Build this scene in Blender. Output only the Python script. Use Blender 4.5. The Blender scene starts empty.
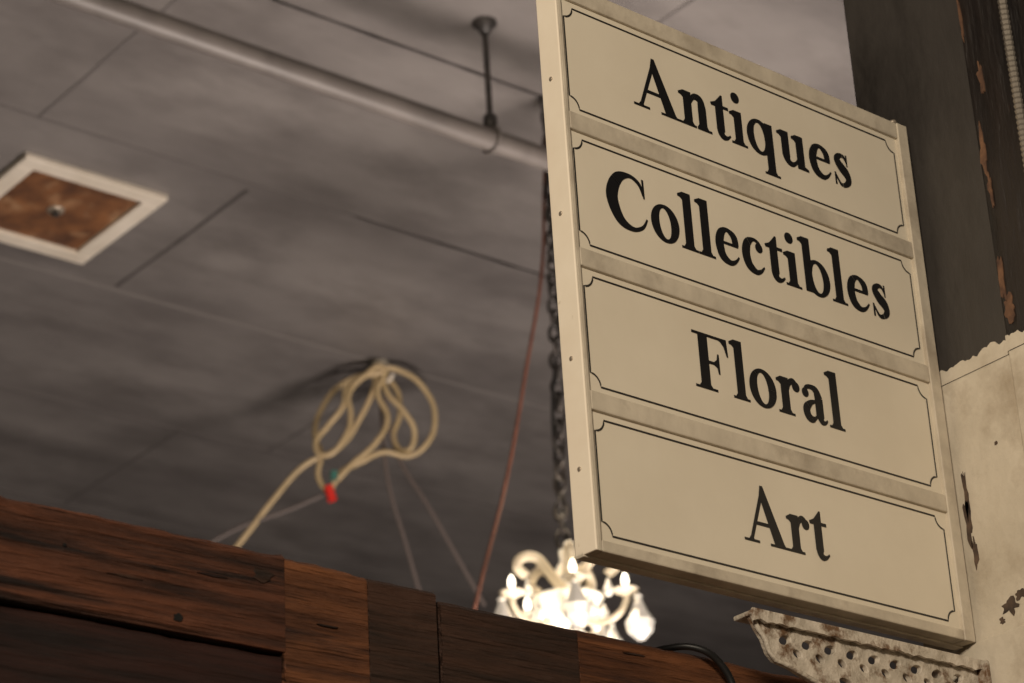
import bpy, math, random
from mathutils import Matrix, Vector, noise
random.seed(7)
CZ = 1.5   # eye height; heights below are quoted relative to it via W()
def W(x, y, z): return Vector((x, y, z + CZ))
scene = bpy.context.scene
scene.view_settings.view_transform = 'Standard'
scene.view_settings.look = 'None'
scene.view_settings.exposure = 0.0

# ---------------------------------------------------------------- helpers
def link(o):
    bpy.context.collection.objects.link(o); return o
def empty(name, loc=(0, 0, 0)):
    e = bpy.data.objects.new(name, None); e.location = loc; e.empty_display_size = .1
    return link(e)
def parent(o, p):
    o.parent = p; return o
def mesh(name, verts, faces, m=None, smooth=False):
    me = bpy.data.meshes.new(name); me.from_pydata([tuple(v) for v in verts], [], faces); me.update()
    if m: me.materials.append(m)
    if smooth:
        for p in me.polygons: p.use_smooth = True
    return link(bpy.data.objects.new(name, me))
def bevel(o, w, seg=2):
    b = o.modifiers.new('bevel', 'BEVEL'); b.width = w; b.segments = seg; b.limit_method = 'ANGLE'; return o
def box(name, a, b, m, bev=0.0, par=None):
    x0, y0, z0 = a; x1, y1, z1 = b
    v = [(x0,y0,z0),(x1,y0,z0),(x1,y1,z0),(x0,y1,z0),(x0,y0,z1),(x1,y0,z1),(x1,y1,z1),(x0,y1,z1)]
    f = [(0,3,2,1),(4,5,6,7),(0,1,5,4),(1,2,6,5),(2,3,7,6),(3,0,4,7)]
    o = mesh(name, v, f, m)
    if bev: bevel(o, bev)
    if par: parent(o, par)
    return o
def tube(name, pts, r, m, par=None, bez=True, cyc=False):
    cu = bpy.data.curves.new(name, 'CURVE'); cu.dimensions = '3D'; cu.bevel_depth = r; cu.bevel_resolution = 4
    cu.use_fill_caps = True; cu.resolution_u = 10
    if bez:
        s = cu.splines.new('BEZIER'); s.bezier_points.add(len(pts) - 1)
        for bp, p in zip(s.bezier_points, pts):
            bp.co = p; bp.handle_left_type = bp.handle_right_type = 'AUTO'
    else:
        s = cu.splines.new('POLY'); s.points.add(len(pts) - 1)
        for bp, p in zip(s.points, pts): bp.co = (*p, 1)
    s.use_cyclic_u = cyc
    cu.materials.append(m)
    o = link(bpy.data.objects.new(name, cu))
    if par: parent(o, par)
    return o
def lathe(name, prof, m, par=None, n=24, loc=(0,0,0), smooth=True):
    v = []; f = []
    for r, z in prof:
        for k in range(n):
            a = 2*math.pi*k/n; v.append((loc[0]+r*math.cos(a), loc[1]+r*math.sin(a), loc[2]+z))
    for i in range(len(prof)-1):
        for k in range(n):
            k2 = (k+1) % n
            f.append((i*n+k, i*n+k2, (i+1)*n+k2, (i+1)*n+k))
    f.append(tuple(range(n))[::-1]); f.append(tuple((len(prof)-1)*n+k for k in range(n)))
    o = mesh(name, v, f, m, smooth)
    if par: parent(o, par)
    return o

def mat(name, c1, c2=None, scale=6.0, rough=0.6, bump=0.0, detail=6.0, metal=0.0, stretch=(1,1,1), lo=.35, hi=.65, c3=None, s3=2.0, lo3=.6, hi3=.7, bscale=None, emis=None, estr=0.0, trans=0.0, spec=None):
    m = bpy.data.materials.new(name); m.use_nodes = True
    nt = m.node_tree; n = nt.nodes; l = nt.links
    b = n['Principled BSDF']; b.inputs['Roughness'].default_value = rough; b.inputs['Metallic'].default_value = metal
    if spec is not None: b.inputs['Specular IOR Level'].default_value = spec
    b.inputs['Base Color'].default_value = (*c1, 1)
    tc = n.new('ShaderNodeTexCoord'); mp = n.new('ShaderNodeMapping'); mp.inputs['Scale'].default_value = stretch
    l.new(tc.outputs['Object'], mp.inputs['Vector'])
    nz = n.new('ShaderNodeTexNoise'); nz.inputs['Scale'].default_value = scale; nz.inputs['Detail'].default_value = detail
    nz.inputs['Roughness'].default_value = .6
    l.new(mp.outputs[0], nz.inputs['Vector'])
    if c2:
        r = n.new('ShaderNodeValToRGB'); r.color_ramp.elements[0].position = lo; r.color_ramp.elements[1].position = hi
        r.color_ramp.elements[0].color = (*c1, 1); r.color_ramp.elements[1].color = (*c2, 1)
        l.new(nz.outputs['Fac'], r.inputs['Fac']); last = r.outputs['Color']
        if c3:
            n3 = n.new('ShaderNodeTexNoise'); n3.inputs['Scale'].default_value = s3; n3.inputs['Detail'].default_value = 8
            n3.inputs['Roughness'].default_value = .65
            l.new(mp.outputs[0], n3.inputs['Vector'])
            r3 = n.new('ShaderNodeValToRGB'); r3.color_ramp.elements[0].position = lo3; r3.color_ramp.elements[1].position = hi3
            r3.color_ramp.elements[0].color = (0,0,0,1); r3.color_ramp.elements[1].color = (1,1,1,1)
            l.new(n3.outputs['Fac'], r3.inputs['Fac'])
            mx = n.new('ShaderNodeMixRGB'); mx.inputs['Color2'].default_value = (*c3, 1)
            l.new(r3.outputs['Color'], mx.inputs['Fac']); l.new(last, mx.inputs['Color1']); last = mx.outputs['Color']
        l.new(last, b.inputs['Base Color'])
    if bump:
        bn = n.new('ShaderNodeBump'); bn.inputs['Strength'].default_value = bump; bn.inputs['Distance'].default_value = .02
        nb = n.new('ShaderNodeTexNoise'); nb.inputs['Scale'].default_value = bscale or scale*2; nb.inputs['Detail'].default_value = 8
        l.new(mp.outputs[0], nb.inputs['Vector']); l.new(nb.outputs['Fac'], bn.inputs['Height']); l.new(bn.outputs['Normal'], b.inputs['Normal'])
    if emis:
        b.inputs['Emission Color'].default_value = (*emis, 1); b.inputs['Emission Strength'].default_value = estr
    if trans: b.inputs['Transmission Weight'].default_value = trans
    return m

M_ceil = mat('ceiling_paint', (.15,.136,.131), (.235,.215,.205), scale=1.3, rough=.46, bump=.2, bscale=4, stretch=(.8,1.6,1), c3=(.10,.089,.085), s3=2.0, lo3=.45, hi3=.78)
M_seam = mat('seam_dark', (.075,.066,.063), rough=.9)
M_seam2 = mat('seam_caulk', (.135,.122,.117), rough=.7)
M_seam3 = mat('seam_patched', (.20,.184,.174), rough=.6)
M_pipe = mat('pipe_paint', (.11,.097,.090), (.17,.150,.139), scale=5, rough=.5, bump=.05)
M_iron = mat('dark_iron', (.03,.028,.027), (.07,.06,.055), scale=20, rough=.5, metal=.4)
M_ventw = mat('vent_white', (.64,.57,.47), (.76,.69,.59), scale=6, rough=.5)
M_rust = mat('vent_rust', (.08,.033,.016), (.23,.095,.035), scale=9, rough=.7, bump=.3, c3=(.36,.21,.11), s3=7, lo3=.54, hi3=.68)
M_sign = mat('sign_cream', (.66,.59,.47), (.71,.64,.515), scale=5, rough=.5)
M_rail = mat('sign_rail', (.46,.405,.32), (.60,.53,.42), scale=14, rough=.55, bump=.12, c3=(.30,.25,.19), s3=9, lo3=.5, hi3=.74)
M_edge = mat('sign_edge', (.80,.70,.56), (.86,.77,.63), scale=10, rough=.5, c3=(.5,.4,.28), s3=30, lo3=.66, hi3=.72)
M_ink = mat('sign_ink', (.006,.006,.007), rough=.45)
M_line = mat('sign_line', (.02,.018,.016), rough=.5)
M_screw = mat('screw_metal', (.45,.38,.30), rough=.4, metal=.6)
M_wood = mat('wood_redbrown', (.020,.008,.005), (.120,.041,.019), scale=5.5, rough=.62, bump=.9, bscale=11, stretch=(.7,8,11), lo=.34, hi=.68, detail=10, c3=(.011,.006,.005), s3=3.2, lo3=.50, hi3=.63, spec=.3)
M_wood2 = mat('wood_orange', (.05,.018,.008), (.18,.066,.025), scale=5.5, rough=.62, bump=.9, bscale=11, stretch=(.8,8,12), lo=.34, hi=.68, detail=10, c3=(.020,.009,.007), s3=3.0, lo3=.52, hi3=.65, spec=.3)
M_wood3 = mat('wood_dark', (.012,.008,.006), (.05,.023,.014), scale=5, rough=.62, bump=.8, bscale=11, stretch=(.8,8,12), detail=10, spec=.3)
M_under = mat('wood_darkest', (.009,.0055,.005), (.03,.011,.008), scale=4.0, rough=.6, bump=.5, bscale=9, stretch=(.8,8,12), spec=.3)  # darkest wood tone, for the recessed lower board and one gouge
M_black = mat('black_rubber', (.008,.008,.008), rough=.45)
M_hose = mat('hose_tan', (.38,.285,.15), (.50,.38,.22), scale=8, rough=.45)
M_wire = mat('wire_grey', (.13,.105,.097), rough=.6)
M_cord = mat('cord_copper', (.13,.05,.035), (.19,.075,.05), scale=20, rough=.5)
M_red = mat('tape_red', (.7,.03,.02), rough=.4)
M_teal = mat('tape_teal', (.05,.17,.14), rough=.5)
M_grey = mat('post_grey_paint', (.030,.026,.023), (.058,.051,.045), scale=3, rough=.5, bump=.35, bscale=14, stretch=(1,1,.4), c3=(.018,.015,.013), s3=6, lo3=.5, hi3=.7)
M_strip = mat('post_strip_dark', (.008,.0065,.006), (.022,.016,.013), scale=6, rough=.45, bump=.6, bscale=12, stretch=(3,3,.6), c3=(.17,.075,.035), s3=3.4, lo3=.62, hi3=.68)
M_white = mat('post_white_paint', (.44,.385,.30), (.64,.57,.46), scale=4, rough=.5, bump=.35, bscale=14, c3=(.28,.215,.145), s3=6, lo3=.50, hi3=.74)
M_chip = mat('post_chip', (.11,.07,.045), (.03,.02,.015), scale=40, rough=.8)
M_chipo = mat('post_chip_primer', (.20,.10,.05), (.06,.03,.02), scale=30, rough=.8)
M_bracket = mat('bracket_paint', (.38,.335,.27), (.56,.495,.41), scale=30, rough=.5, bump=.4, bscale=60, c3=(.13,.07,.035), s3=26, lo3=.53, hi3=.63)
M_plaster = mat('plaster_wall', (.10,.095,.09), (.14,.13,.125), scale=2, rough=.8)
M_floor = mat('floor_boards', (.09,.05,.03), (.16,.09,.05), scale=3, rough=.5, stretch=(1,8,1))
M_crys = mat('crystal_glass', (.92,.90,.85), rough=.1, trans=.6, emis=(1,.84,.62), estr=.22)
M_arm = mat('opal_glass', (.78,.69,.53), rough=.15, trans=.25, emis=(1,.78,.5), estr=.12)
M_glow = mat('lit_glass', (1,.93,.8), rough=.2, trans=.2, emis=(1,.86,.62), estr=.45)
M_bulb = mat('bulb', (1,.95,.85), rough=.3, emis=(1,.88,.68), estr=5)

# ---------------------------------------------------------------- room shell
box('floor', (-4,-4,-.1), (12,12,0), M_floor)
ceil = box('ceiling', (-4,-4,CZ+4), (12,12,CZ+4.1), M_ceil)
box('wall_back', (-4,12,0), (12,12.1,CZ+4), M_plaster)
box('wall_front', (-4,-4.1,0), (12,-4,CZ+4), M_plaster)
box('wall_left', (-4.1,-4,0), (-4,12,CZ+4), M_plaster)
box('wall_right', (12,-4,0), (12.1,12,CZ+4), M_plaster)
zc = CZ+4
def seam(n, a, b, w, m):
    """slightly wandering joint between ceiling sheets"""
    a=Vector((*a,0)); b=Vector((*b,0)); d=(b-a); L=d.length; d/=L; s=Vector((-d.y,d.x,0)); N=max(4,int(L/.05)); v=[];f=[]
    for i in range(N+1):
        p=a+d*L*i/N; off=.004*noise.noise(Vector((p.x*3,p.y*3,1))); ww=w*(1+.7*noise.noise(Vector((p.x*11,p.y*11,4))))
        for q,z in ((-ww,zc+.01),(-ww,zc-.003),(ww,zc-.003),(ww,zc+.01)):
            c=p+s*(off+q); v.append((c.x,c.y,z))
    for i in range(N):
        for k in range(4): f.append((i*4+k,i*4+(k+1)%4,(i+1)*4+(k+1)%4,(i+1)*4+k))
    parent(mesh(n,v,f,m),ceil)
for i, y in enumerate([2.42,3.32,4.22,5.11,6.04,6.92,7.82,8.70,9.6]):
    seam('seam_long', (-4,y), (12,y), .005, M_seam3 if i==5 else M_seam2)
seam('seam_open', (4.45,6.041), (5.3,6.041), .005, M_seam)
seam('seam_open', (3.5,5.111), (6.5,5.111), .0045, M_seam)
seam('seam_open', (4.062,6.08), (4.062,6.89), .0065, M_seam)
for x, ya, yb in [(3.285,5.12,6.04),(5.7,5.12,6.04),(6.5,6.04,6.92),(4.9,7.82,8.7),(5.3,6.92,7.82),(2.3,6.04,6.92),(2.9,6.92,7.82),(7.3,7.82,8.7),(4.5,4.22,5.1),(2.2,4.22,5.1)]:
    seam('seam_short', (x,ya), (x,yb), .004, M_seam2)

# ---------------------------------------------------------------- ceiling vent
vent = empty('ceiling_vent', W(3.612,6.512,4))
def vb(n,a,b,m,bev=.004): return box(n,a,b,m,bev,vent)
hx, hy, t = .255, .268, .060
vb('frame_1', (-hx,-hy,-.022), (hx,-hy+t,0), M_ventw)
vb('frame_2', (-hx,hy-t,-.022), (hx,hy,0), M_ventw)
vb('frame_3', (-hx,-hy+t,-.022), (-hx+t,hy-t,0), M_ventw)
vb('frame_4', (hx-t,-hy+t,-.022), (hx,hy-t,0), M_ventw)
vb('rust_plate', (-hx+t,-hy+t,-.008), (hx-t,hy-t,0), M_rust, 0)
vb('plate_lip', (-hx+t,-hy+t,-.014), (hx-t,-hy+t+.012,0), M_rust)
lathe('bolt_washer', [(.030,-.008),(.028,-.013),(.014,-.015)], M_screw, vent)
lathe('bolt', [(.013,-.014),(.013,-.030),(.006,-.033)], M_iron, vent, n=6, smooth=False)

# ---------------------------------------------------------------- pipe with hangers
pipe = empty('ceiling_pipe', W(0,4.88,3.612))
tube('pipe_run', [(-3.8,0,-.0),(11.8,0,.0)], .033, M_pipe, pipe, bez=False)
for hxp in (4.078, 1.2, 7.4):
    lathe('flange', [(.036,.388),(.036,.380),(.024,.372),(.014,.35)], M_iron, pipe, loc=(hxp,0,0))
    tube('rod', [(hxp,0,.37),(hxp,0,.05)], .009, M_iron, pipe, bez=False)
    lathe('swivel', [(.012,.085),(.02,.075),(.02,.05),(.014,.035)], M_iron, pipe, loc=(hxp,0,0))
    ring = [(hxp, .038*math.cos(a), .038*math.sin(a)) for a in [k*math.pi/8 for k in range(16)]]
    tube('clevis', ring, .005, M_pipe, pipe, cyc=True)

# ---------------------------------------------------------------- hose coil on hook
hook = W(5.19,6.917,4)
RT = Vector((.765,-.644,0)); TOW = Vector((-.644,-.765,0))
def H(u, v, d=0.0):
    """design sheet of the coil (drawn units -> metres), d = toward the room"""
    return RT*(((u-380)-.036*(v-362))*.00366) + Vector((0,0,-(v-362)*.00404)) + TOW*d
hs = empty('hose_coil', hook)
lathe('hook_plate', [(.03,0),(.03,-.01),(.012,-.02)], M_ventw, hs)
tube('hook', [(0,0,-.01),(0,0,-.05),RT*.02+Vector((0,0,-.075)),RT*.045+Vector((0,0,-.05))], .008, M_ventw, hs)
c1 = [H(190,580),H(228,545),H(250,520),H(276,488),H(306,460,.02),H(340,446,.03),H(362,416,.03),H(374,392,.03),H(382,374,.04),H(405,377,.03),H(426,394),H(434,420),H(426,444),H(408,455),H(384,452,.02),H(360,462,.03),H(342,470,.03),H(331,487,.02)]
c2 = [H(333,492,.03),H(320,474,.03),H(322,450,.02),H(315,428,.0),H(322,402,-.01),H(343,378,-.02),H(372,372,-.02),H(392,382,-.02),H(399,408,-.03),H(393,436,-.02),H(406,450,0),H(414,436,.02),H(404,416,.04),H(388,398,.05),H(383,376,.05)]
c3 = [H(383,378,.06),H(350,388,.06),H(344,410,.06),H(328,428,.05),H(317,444,.05),H(326,456,.06),H(348,438,.07),H(352,418,.07),H(350,400,.07),H(366,382,.07),H(384,374,.06),H(378,396,.05),H(388,424,.05),H(376,446,.05),H(352,466,.05),H(338,480,.05)]
for k, c in enumerate((c1,c2,c3)): tube('hose_%d'%(k+1), c, .0105, M_hose, hs)
tube('coupler_red', [H(330,484,.04),H(334,497,.04)], .017, M_red, hs, bez=False)
tube('coupler_teal', [H(336,473,.07),H(336,480,.07)], .014, M_teal, hs, bez=False)
tube('wire_1', [H(383,376),H(392,440,-.02),H(430,510),H(480,600)], .008, M_wire, hs)
tube('wire_2', [H(380,400),H(388,480),H(405,540),H(425,610)], .008, M_wire, hs)
tube('wire_3', [H(332,485),H(290,500),H(240,515),H(190,540)], .007, M_wire, hs)

# ---------------------------------------------------------------- crystal chandelier
CH = W(4.462,5.129,2.358)
ch = empty('crystal_chandelier', CH)
lathe('stem', [(.008,.19),(.016,.18),(.012,.15),(.026,.13),(.030,.11),(.014,.085),(.012,.06),(.026,.045),(.04,.02),(.018,0),(.026,-.02)], M_glow, ch)
lathe('bowl', [(.03,-.01),(.075,.012),(.098,.03),(.103,.038),(.096,.028),(.068,-.018),(.035,-.045),(.012,-.058),(.006,-.075)], M_glow, ch, n=32)
def drop(name, p, s, m=M_crys):
    n = 8; prof = [(.001,.5),(.10,.42),(.07,.36),(.17,.1),(.30,-.12),(.26,-.34),(.10,-.5),(.001,-.54)]
    return lathe(name, [(r*s, z*s) for r, z in prof], m, ch, n=n, loc=p, smooth=False)
NA = 5
for k in range(NA):
    a = 2*math.pi*k/NA + .35
    d = Vector((math.cos(a), math.sin(a), 0))
    R_ = .165
    tube('arm_%d'%k, [d*.02+Vector((0,0,0)), d*.07+Vector((0,0,-.04)), d*.13+Vector((0,0,-.03)), d*R_+Vector((0,0,.015)), d*R_+Vector((0,0,.035))], .009, M_arm, ch)
    tube('scroll_%d'%k, [d*.012+Vector((0,0,.06)), d*.05+Vector((0,0,.115)), d*.10+Vector((0,0,.155)), d*.145+Vector((0,0,.125)), d*.118+Vector((0,0,.095))], .014, M_arm, ch)
    p = d*R_
    lathe('cup_%d'%k, [(.006,.025),(.025,.036),(.036,.046),(.034,.042),(.010,.032)], M_arm, ch, loc=p)
    lathe('candle_%d'%k, [(.008,.04),(.008,.055),(.006,.057)], M_arm, ch, loc=p)
    lathe('bulb_%d'%k, [(.005,.056),(.010,.066),(.009,.080),(.004,.092),(.001,.096)], M_bulb, ch, loc=p, n=12)
    tube('drop_wire_%d'%k, [d*(R_+.028)+Vector((0,0,.04)), d*(R_+.030)+Vector((0,0,.02))], .002, M_arm, ch, bez=False)
    drop('drop_%d'%k, d*(R_+.032)+Vector((0,0,-.035)), .135)
    drop('drop_b%d'%k, d*(R_-.045)+Vector((0,0,-.090)), .09)
    drop('drop_c%d'%k, d*.118+Vector((0,0,.06)), .055)
for k in range(8):
    a = 2*math.pi*k/8
    drop('bowl_drop_%d'%k, Vector((math.cos(a)*.10, math.sin(a)*.10, -.010)), .055)
drop('finial_drop', Vector((0,0,-.11)), .09)

def chain(name, top, bot, pitch, r, w, m):
    v=[]; f=[]
    n = int((top-bot).length/pitch); ax=(bot-top)/n
    for i in range(n):
        c = top+ax*(i+.5)
        wob = Vector((math.sin(i*.35)*.006, math.cos(i*.27)*.006, 0))
        ang = (math.pi/2)*(i%2)+i*.12
        s = Vector((math.cos(ang), math.sin(ang), 0)); u=Vector((0,0,1)); nn=s.cross(u)
        N=14; K=6; base=len(v)
        for a in range(N):
            t=2*math.pi*a/N
            P=s*math.cos(t)*w+u*math.sin(t)*pitch*.68
            rad=(s*math.cos(t)*1.0+u*math.sin(t)).normalized()
            for k in range(K):
                b=2*math.pi*k/K
                v.append(c+wob+P+rad*math.cos(b)*r+nn*math.sin(b)*r)
        for a in range(N):
            for k in range(K):
                f.append((base+a*K+k, base+a*K+(k+1)%K, base+((a+1)%N)*K+(k+1)%K, base+((a+1)%N)*K+k))
    return mesh(name, v, f, m, True)
tx, ty = .030, -.025
parent(chain('chain', Vector((tx,ty,CZ+4-CH.z)), Vector((0,0,.19)), .042, .0060, .0185, M_iron), ch)
lathe('canopy', [(.018,0),(.018,-.008),(.008,-.02)], M_iron, ch, loc=(tx,ty,CZ+4-CH.z))
tube('flex', [Vector((tx,ty,CZ+3.99-CH.z)),Vector((.02,-.01,1.3)),Vector((.03,-.02,.95)),Vector((-.008,0,.6)),Vector((.01,0,.19))], .005, M_black, ch)
pc = [(.033,-.025,1.642),(.022,.003,1.357),(-.004,.009,1.067),(-.053,.051,.747),(-.111,.099,.407),(-.188,.164,.057),(-.245,.211,-.243),(-.284,.235,-.6)]
cord = tube('hanging_cord', [CH+Vector(p) for p in pc], .0055, M_cord)

# ---------------------------------------------------------------- timber header beam and partition
bm_ = empty('timber_beam', W(0,0,0))
def weathered(n,x0,x1,z0,z1,yf,m,amp=.0035):
    """plank with a hewn, slightly uneven top arris and face"""
    N=max(6,int((x1-x0)/.006)); v=[];f=[]
    K=7
    for i in range(N+1):
        x=x0+(x1-x0)*i/N
        wz=amp*(noise.noise(Vector((x*9,0,z1*5)))+.5*noise.noise(Vector((x*31,2,0)))+.3*noise.noise(Vector((x*90,2,0))))
        wy=amp*.7*noise.noise(Vector((x*14,7,0)))
        v+=[(x,2.27,z0),(x,yf+.0015,z0),(x,yf,z0+.003),(x,yf+wy*.5,(z0+z1)/2),(x,yf+wy,z1-.005+wz),(x,yf+.005+wy,z1+wz),(x,2.27,z1+wz)]
    for i in range(N):
        for k in range(K): f.append((i*K+k,i*K+(k+1)%K,(i+1)*K+(k+1)%K,(i+1)*K+k))
    f.append(tuple(range(K))); f.append(tuple(N*K+k for k in range(K))[::-1])
    return parent(mesh(n,v,f,m),bm_)
weathered('plank_red', -3.9,1.462,.868,.9750,2.130,M_wood)
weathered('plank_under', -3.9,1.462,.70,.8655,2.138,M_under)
weathered('block_orange', 1.4625,1.570,.70,.9720,2.131,M_wood2)
weathered('block_dark', 1.5705,1.662,.70,.9705,2.130,M_wood3,.0015)
weathered('block_dark_2', 1.670,1.866,.70,.9625,2.132,M_wood3,.0015)
weathered('block_brown', 1.8665,2.9,.70,.9625,2.131,M_wood2)
def disc(name, x, z, rx, rz, m, yf=2.1285):
    n=14; v=[(x+rx*math.cos(2*math.pi*k/n)*random.uniform(.6,1.25), yf, z+rz*math.sin(2*math.pi*k/n)*random.uniform(.6,1.25)) for k in range(n)]
    v2=[(a,yf+.005,c) for a,b,c in v]
    f=[tuple(range(n))]+[(k,(k+1)%n,n+(k+1)%n,n+k) for k in range(n)]
    return parent(mesh(name,v+v2,f,m),bm_)
disc('nail_hole',1.331,.882,.0060,.0055,M_black)
disc('nail_hole',1.20,.935,.0022,.002,M_black)
disc('knot',1.435,.946,.014,.008,M_wood3)
disc('gouge',1.27,.915,.018,.0014,M_wood3)
disc('gouge',1.37,.935,.022,.0012,M_under)
disc('gouge',1.515,.905,.014,.0010,M_wood3)
disc('gouge',1.95,.945,.016,.0012,M_wood3)
part = box('wall_partition', (-3.9,2.15,0), (2.44,2.25,CZ+.70), M_wood3)
tube('power_cable', [W(2.00,2.22,.962),W(2.02,2.15,.970),W(2.045,2.118,.964),W(2.07,2.112,.948),W(2.088,2.112,.92),W(2.092,2.112,.80),W(2.092,2.112,.3)], .0045, M_black)

# ---------------------------------------------------------------- post on the right
XP = 2.449
post = empty('timber_post', W(0,0,0))
box('upper_grey', (XP,1.30,1.35), (2.95,2.124,4.0), M_grey, .004, post)
box('lower_white', (XP-.002,1.30,-1.5), (2.95,2.126,1.37), M_white, .004, post)
box('plinth_white', (XP-.010,1.30,-1.5), (XP,2.10,1.014), M_white, .004, post)
box('corner_strip', (XP-.010,1.30,1.33), (XP+.01,1.914,3.99), M_strip, .004, post)
box('corner_strip_white', (XP-.0105,1.30,1.02), (XP+.01,1.914,1.37), M_white, .003, post)
def brushed(y0,y1,x,zb):
    v=[];f=[];N=int((y1-y0)/.0035)
    for i in range(N+1):
        y=y0+(y1-y0)*i/N
        h=.018+.010*noise.noise(Vector((y*28,3,0)))+.007*noise.noise(Vector((y*110,1,0)))+.005*abs(noise.noise(Vector((y*230,5,0))))
        v+=[(x,y,zb),(x,y,zb+h+.002),(x+.004,y,zb+h+.002)]
    for i in range(N):
        for k in range(2): f.append((i*3+k,(i+1)*3+k,(i+1)*3+k+1,i*3+k+1))
    parent(mesh('paint_edge',v,f,M_white),post)
brushed(1.914,2.124,XP-.0024,1.369)
brushed(1.30,1.914,XP-.0108,1.369)
def chip(y,z,ry,rz,x=XP-.003,m=None,n=21):
    v=[]
    for k in range(n):
        a=2*math.pi*k/n; q=1+.9*noise.noise(Vector((y*50+math.cos(a)*1.6,z*50+math.sin(a)*1.6,0)))+random.uniform(-.12,.12)
        v.append((x,y+ry*math.cos(a)*q,z+rz*math.sin(a)*q))
    v2=[(a+.005,b,c) for a,b,c in v]
    parent(mesh('paint_chip',v+v2,[tuple(range(n)),]+[(k,(k+1)%n,n+(k+1)%n,n+k) for k in range(n)],m or M_chip),post)
for (y,z,a,b) in [(2.020,1.215,.0035,.03),(2.023,1.17,.0045,.03),(2.018,1.13,.004,.02),(1.975,1.045,.012,.010),(1.955,1.055,.008,.006),(1.99,1.03,.004,.004),(1.94,1.085,.003,.005),(1.96,1.26,.002,.003)]: chip(y,z,a,b)
for (y,z,a,b) in [(1.905,1.66,.0045,.035),(1.902,1.60,.003,.02),(1.906,1.47,.004,.03),(1.90,1.425,.009,.018),(1.89,1.76,.004,.025),(1.909,1.86,.002,.03)]: chip(y,z,a,b,XP-.0115,M_chipo)
v=[];f=[];N=10; nz=int((4.0-1.0)/.004)
for i in range(nz):
    z=1.0+i*.004; r=.0070 if i%2 else .0054
    for k in range(N):
        a=2*math.pi*k/N; v.append((XP-.024+r*math.cos(a),1.826+r*math.sin(a),z))
for i in range(nz-1):
    for k in range(N): f.append((i*N+k,i*N+(k+1)%N,(i+1)*N+(k+1)%N,(i+1)*N+k))
M_cond = mat('conduit_metal',(.36,.32,.27),rough=.4,metal=.75)
cond = mesh('flexible_conduit',v,f,M_cond); cond.location=(0,0,CZ)
for z in (2.2,2.9,3.6):
    parent(box('strap',(XP-.034,1.812,z),(XP-.0125,1.840,z+.02),M_cond,.002),cond)

# ---------------------------------------------------------------- sign
ex = Vector((.9988,.0462,.0169)).normalized()
ez = Vector((-.0162,-.0150,.9998)); ez = (ez-ex*ex.dot(ez)).normalized()
ey = ez.cross(ex)
sign = empty('antiques_sign')
o = W(1.7867,2.0,1.0009)
sign.matrix_world = Matrix(((ex.x,ey.x,ez.x,o.x),(ex.y,ey.y,ez.y,o.y),(ex.z,ey.z,ez.z,o.z),(0,0,0,1)))
SW, SH = .652, .735
def sb(n,a,b,m,bev=.0012): return box(n,a,b,m,bev,sign)
sb('core_board', (.003,.005,.003), (SW-.001,.032,SH-.003), M_sign, 0)
sb('end_stile', (0,-.0005,0), (.0035,.034,SH), M_edge)
sb('stile_left', (.0035,0,0), (.010,.02,SH), M_rail)
sb('stile_right', (.632,-.0008,0), (SW,.034,SH), M_rail)
pan = [(.014,.170),(.194,.350),(.374,.530),(.554,.711)]
zs = [0]+[q for p in pan for q in p]+[SH]
for k in range(0,len(zs),2):
    sb('rail_%d'%(k//2), (.010,.0006,zs[k]), (.632,.02,zs[k+1]), M_rail, .0018)
sb('bottom_edge', (0,.02,-.002), (SW,.034,.004), M_rail)

def cat(pts, n=8):
    P=[pts[0]]+list(pts)+[pts[-1]]; out=[]
    for i in range(1,len(P)-2):
        for k in range(n):
            t=k/n; q=[]
            for j in range(3):
                a,b,c,d=P[i-1][j],P[i][j],P[i+1][j],P[i+2][j]
                q.append(.5*((2*b)+(-a+c)*t+(2*a-5*b+4*c-d)*t*t+(-a+3*b-3*c+d)*t**3))
            out.append(q)
    out.append(list(P[-2])); return out
def ribbon(pts, closed=False):
    polys=[]; L=[];R2=[]; n=len(pts)
    for i in range(n):
        a=pts[(i-1)%n] if (closed or i>0) else pts[i]; b=pts[(i+1)%n] if (closed or i<n-1) else pts[i]
        dx,dy=b[0]-a[0],b[1]-a[1]; l=math.hypot(dx,dy) or 1; w=pts[i][2]/2
        L.append((pts[i][0]-dy/l*w,pts[i][1]+dx/l*w)); R2.append((pts[i][0]+dy/l*w,pts[i][1]-dx/l*w))
    for i in range(n if closed else n-1):
        j=(i+1)%n; polys.append([L[i],R2[i],R2[j],L[j]])
    return polys
def stroke(*pts): return ribbon(cat([(a,b,c*1.14+.012) for a,b,c in pts]))
def rect(x0,x1,y0,y1): return [[(x0,y0),(x1,y0),(x1,y1),(x0,y1)]]
def circ(x,y,r): return [[(x+r*1.15*math.cos(a*math.pi/10),y+r*math.sin(a*math.pi/10)) for a in range(20)]]
def ringg(cx,cy,rx,ry,ix,iy,tilt=.12):
    out=[];N=40
    for k in range(N):
        q=[]
        for kk,(ra,rb,tt) in ((k,(rx,ry,0)),(k+1,(rx,ry,0)),(k+1,(ix,iy,tilt)),(k,(ix,iy,tilt))):
            a=2*math.pi*kk/N; x,y=ra*math.cos(a),rb*math.sin(a)
            q.append((cx+x*math.cos(tt)-y*math.sin(tt),cy+x*math.sin(tt)+y*math.cos(tt)))
        out.append(q)
    return out
def foot(x0,x1,s0,s1,y=0,up=1):
    h=.045*up; b=.10*up
    return [[(x0,y),(x1,y),(x1,y+h),(x0,y+h)],[(s0-.045,y+h),(s1+.045,y+h),(s1,y+b),(s0,y+b)]]
def flag(s0,y,w=.12):
    return [[(s0+.01,y),(s0+.01,y-.16),(s0-w*.45,y-.112),(s0-w,y-.100),(s0-w,y-.058)]]
def sx(polys, k): return [[(a*k,b) for a,b in p] for p in polys]
S=.225
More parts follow.
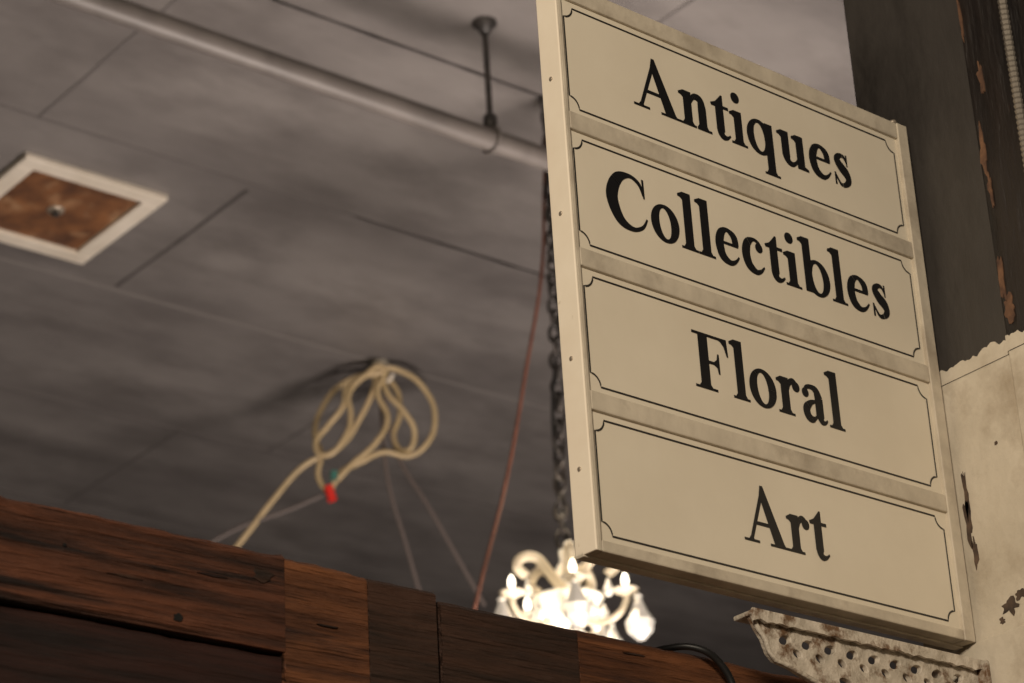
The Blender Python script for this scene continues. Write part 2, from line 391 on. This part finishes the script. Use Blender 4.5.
def g_l(): return rect(.12,.12+S,0,1.06)+foot(.01,.455,.12,.12+S)+flag(.12,1.06),.45
def g_i(): return rect(.12,.12+S,0,.67)+foot(.01,.455,.12,.12+S)+flag(.12,.67)+circ(.21,.93,.105),.45
def g_n(): return (rect(.12,.12+S,0,.67)+foot(.01,.44,.12,.12+S)+flag(.12,.67)+stroke((.31,.46,.04),(.39,.59,.08),(.50,.62,.11),(.60,.57,.15),(.625,.42,.19))+rect(.51,.51+S,0,.43)+foot(.46,.86,.51,.735)),.875
def g_u(): return (rect(.12,.12+S,.17,.67)+flag(.12,.67)+stroke((.2325,.24,.19),(.24,.15,.17),(.29,.07,.12),(.40,.04,.08),(.50,.09,.05),(.57,.18,.03))+rect(.54,.54+S,0,.67)+flag(.54,.67)+[[(.74,0),(.87,.0),(.87,.04),(.75,.09)]]),.885
def g_t(): return (rect(.13,.13+S,.15,.66)+[[(.355,.86),(.355,.62),(.01,.62),(.01,.65),(.14,.70),(.25,.80),(.31,.86)]]+rect(.02,.50,.60,.66)+stroke((.2425,.2,.19),(.25,.11,.16),(.31,.045,.11),(.41,.045,.05),(.51,.11,.02))),.52
def g_q(): return ringg(.37,.33,.355,.35,.145,.28)+rect(.54,.54+S,-.36,.66)+foot(.44,.88,.54,.765,-.36),.885
def g_b(): return ringg(.50,.33,.355,.35,.145,.28)+rect(.12,.12+S,.02,1.06)+flag(.12,1.06),.875
def g_o(): return ringg(.39,.33,.37,.35,.145,.28),.78
def g_e(): return (stroke((.585,.38,.14),(.55,.54,.14),(.37,.64,.06),(.21,.54,.15),(.145,.34,.19),(.21,.13,.17),(.39,.035,.09),(.54,.075,.05),(.66,.19,.02))+rect(.15,.655,.355,.41)),.72
def g_c(): return (stroke((.56,.52,.10),(.50,.61,.06),(.37,.64,.05),(.21,.54,.15),(.145,.33,.19),(.21,.13,.17),(.39,.035,.09),(.53,.075,.05),(.63,.17,.02))+circ(.52,.51,.09)),.69
def g_s(): return (stroke((.46,.50,.03),(.38,.62,.05),(.26,.62,.08),(.16,.52,.14),(.27,.39,.18),(.41,.29,.18),(.46,.16,.14),(.36,.05,.08),(.22,.035,.05),(.09,.2,.03))+[[(.43,.67),(.48,.67),(.48,.44),(.44,.44)],[(.05,0),(.105,0),(.10,.25),(.05,.25)]]),.60
def g_A(): return sx([[(.135,.03),(.215,.03),(.57,.93),(.52,1.03)],[(.49,1.03),(.56,1.03),(1.0,.03),(.74,.03),(.45,.85)]]+rect(.27,.78,.315,.38)+foot(.0,.37,.16,.20)+foot(.63,1.12,.78,.96),1.14),1.23
def g_C(): return sx(stroke((.885,.70,.03),(.80,.90,.06),(.58,.985,.06),(.31,.86,.17),(.165,.5,.22),(.31,.13,.17),(.58,.015,.07),(.81,.1,.045),(.93,.28,.02))+[[(.86,1.0),(.91,1.0),(.915,.65),(.875,.65)]],1.14),1.14
def g_F(): return sx(rect(.15,.38,0,1)+foot(.01,.54,.15,.38)+rect(.01,.85,.95,1.0)+[[(.60,.97),(.85,.97),(.87,.69),(.83,.69),(.77,.86),(.70,.93)]]+rect(.3,.63,.475,.53)+[[(.595,.69),(.635,.69),(.635,.33),(.595,.33),(.57,.44),(.50,.475),(.50,.53),(.57,.58)]],1.10),1.00
def g_r(): return (rect(.12,.12+S,0,.67)+foot(.01,.46,.12,.12+S)+flag(.12,.67)+stroke((.31,.44,.04),(.36,.58,.08),(.46,.635,.09),(.55,.605,.08))+circ(.55,.55,.095)),.66
def g_a(): return (rect(.405,.405+S,.13,.47)+stroke((.12,.54,.05),(.20,.62,.06),(.33,.64,.07),(.46,.59,.14),(.5175,.45,.19))+circ(.15,.51,.085)+stroke((.5175,.15,.19),(.56,.055,.11),(.65,.045,.05),(.72,.10,.02))+stroke((.45,.40,.03),(.28,.345,.08),(.15,.22,.16),(.17,.1,.16),(.27,.045,.11),(.38,.08,.05),(.46,.16,.03))),.76
G = dict(l=g_l,i=g_i,n=g_n,u=g_u,t=g_t,q=g_q,b=g_b,o=g_o,e=g_e,c=g_c,s=g_s,A=g_A,C=g_C,F=g_F,r=g_r,a=g_a)
def lettering(name, txt, x0, x1, base, cap):
    tot=sum(G[c]()[1] for c in txt); k=(x1-x0)/tot; v=[];f=[];x=x0;n=0
    for c in txt:
        ps,adv=G[c]()
        for p in ps:
            y=.0044-.000012*(n%25); n+=1
            b0=len(v)
            for (a,b) in p: v.append((x+a*k, y, base+b*cap))
            f.append(tuple(range(b0,b0+len(p))))
        x+=adv*k
    return parent(mesh(name,v,f,M_ink),sign)
lettering('text_antiques','Antiques',.126,.529,.602,.0735)
lettering('text_collectibles','Collectibles',.062,.574,.4235,.0735)
lettering('text_floral','Floral',.189,.453,.242,.0735)
lettering('text_art','Art',.248,.397,.061,.072)
def border(name,x0,x1,z0,z1,r=.015,w=.0024):
    pts=[]
    for cx,cz,a0 in ((x0,z0,90),(x1,z0,180),(x1,z1,270),(x0,z1,360)):
        for k in range(9):
            a=math.radians(a0-90*k/8)
            pts.append((cx+r*math.cos(a),cz+r*math.sin(a),w))
    v=[];f=[]
    for p in ribbon(pts,True):
        b0=len(v)
        for a,b in p: v.append((a,.0045,b))
        f.append(tuple(range(b0,b0+4)))
    return parent(mesh(name,v,f,M_line),sign)
for k,(a,b) in enumerate(pan):
    border('border_%d'%k,.0165,.624,a+.0085,b-.0085)
for zz in (.10,.235,.42,.60):
    s=lathe('edge_screw',[(.0028,0),(.0028,.0009),(.002,.0012)],M_screw,sign,n=12)
    s.matrix_local = Matrix.Translation((0,.017,zz)) @ Matrix.Rotation(-math.pi/2,4,'Y')
s=lathe('top_bolt',[(.003,0),(.003,.008),(.005,.008),(.005,.012)],M_screw,sign,n=12); s.matrix_local=Matrix.Translation((SW-.012,.012,SH-.002))

# ---------------------------------------------------------------- cast bracket beneath the sign
br = empty('cast_iron_bracket', W(2.042,2.03,.983))
def flat(name, outer, holes, th, m):
    cu=bpy.data.curves.new(name,'CURVE'); cu.dimensions='2D'; cu.fill_mode='BOTH'; cu.extrude=th/2; cu.bevel_depth=.0012
    for P in [outer]+holes:
        s=cu.splines.new('POLY'); s.points.add(len(P)-1); s.use_cyclic_u=True
        for q,p in zip(s.points,P): q.co=(p[0],p[1],0,1)
    cu.materials.append(m)
    ob=link(bpy.data.objects.new(name,cu)); ob.rotation_euler=(math.pi/2,0,0)
    return parent(ob,br)
def ell(cx,cy,rx,ry,n=16,t=0): return [(cx+rx*math.cos(2*math.pi*k/n)*math.cos(t)-ry*math.sin(2*math.pi*k/n)*math.sin(t),cy+rx*math.cos(2*math.pi*k/n)*math.sin(t)+ry*math.sin(2*math.pi*k/n)*math.cos(t)) for k in range(n)]
outer=[(0,-.002),(.008,-.018),(.018,-.030),(.024,-.046),(.032,-.054),(.055,-.058),(.08,-.066),(.16,-.09),(.28,-.16),(.375,-.26),(.39,-.26),(.39,0)]
holes=[]
for k in range(9):
    cx=.052+k*.037
    holes.append(ell(cx,-.027,.0115,.0065,t=.35))
    if k<8: holes.append(ell(cx+.0185,-.041,.0085,.006,t=-.35))
for (cx,cy,rx,ry,t) in [(.15,-.066,.015,.008,-.3),(.19,-.072,.016,.010,-.4),(.24,-.085,.018,.014,-.5),(.30,-.09,.02,.016,0),(.35,-.09,.014,.02,0),(.32,-.135,.018,.014,-.6),(.36,-.15,.011,.022,0),(.365,-.2,.010,.018,0)]:
    holes.append(ell(cx,cy,rx,ry,t=t))
flat('web',outer,holes,.006,M_bracket)
box('top_flange',(-.004,-.010,-.006),(.392,.022,.0),M_bracket,.002,br)
v=[];f=[]
for i in range(80):
    x=-.004+i*.396/79; h=-.013+.003*noise.noise(Vector((x*90,0,0)))
    v+=[(x,-.0125,.001),(x,-.0135,h),(x,-.009,h),(x,-.009,.001)]
for i in range(79):
    for k in range(4): f.append((i*4+k,(i+1)*4+k,(i+1)*4+(k+1)%4,i*4+(k+1)%4))
f+= [(0,1,2,3),(319,318,317,316)]
parent(mesh('flange_lip',v,f,M_bracket),br)
box('mount_plate',(.386,-.02,-.27),(.393,.03,.0),M_bracket,.002,br)
tube('edge_bead',[(a,-.004,b) for a,b in outer[:-1]],.0030,M_bracket,br,bez=False)

# ---------------------------------------------------------------- lights
def area(name, loc, tgt, size, power, col):
    L=bpy.data.lights.new(name,'AREA'); L.size=size; L.energy=power; L.color=col
    ob=link(bpy.data.objects.new(name,L)); ob.location=loc
    ob.rotation_euler=(Vector(tgt)-Vector(loc)).to_track_quat('-Z','Y').to_euler(); return ob
area('shop_lamp_warm', W(-1.6,-1.0,1.9), W(2.1,2.0,1.3), .6, 200, (1,.86,.68))
area('room_uplight', W(4.5,4.2,.5), W(4.7,4.8,4), 1.1, 160, (1,.87,.78))
area('room_fill', W(9,7,1.0), W(5,6.5,4), 1.5, 10, (1,.92,.87))
P=bpy.data.lights.new('chandelier_glow','POINT'); P.energy=2.5; P.color=(1,.8,.55); P.shadow_soft_size=.14
po=link(bpy.data.objects.new('chandelier_glow',P)); po.location=CH+Vector((0,0,.32))
w=bpy.data.worlds.new('World'); scene.world=w; w.use_nodes=True
w.node_tree.nodes['Background'].inputs['Color'].default_value=(.5,.5,.55,1); w.node_tree.nodes['Background'].inputs['Strength'].default_value=.1

# ---------------------------------------------------------------- camera
R=((.77996,-.22739,-.58306),(-.62348,-.36309,-.69242),(-.05425,.90358,-.42497))
cam=bpy.data.cameras.new('camera'); co=link(bpy.data.objects.new('camera',cam))
m=Matrix(R).to_4x4(); m.translation=Vector((0,0,CZ)); co.matrix_world=m
cam.sensor_width=36; cam.lens=2600/1024*36; cam.clip_start=.05; cam.clip_end=60
cam.dof.use_dof=True; cam.dof.focus_distance=3.15; cam.dof.aperture_fstop=8
scene.camera=co
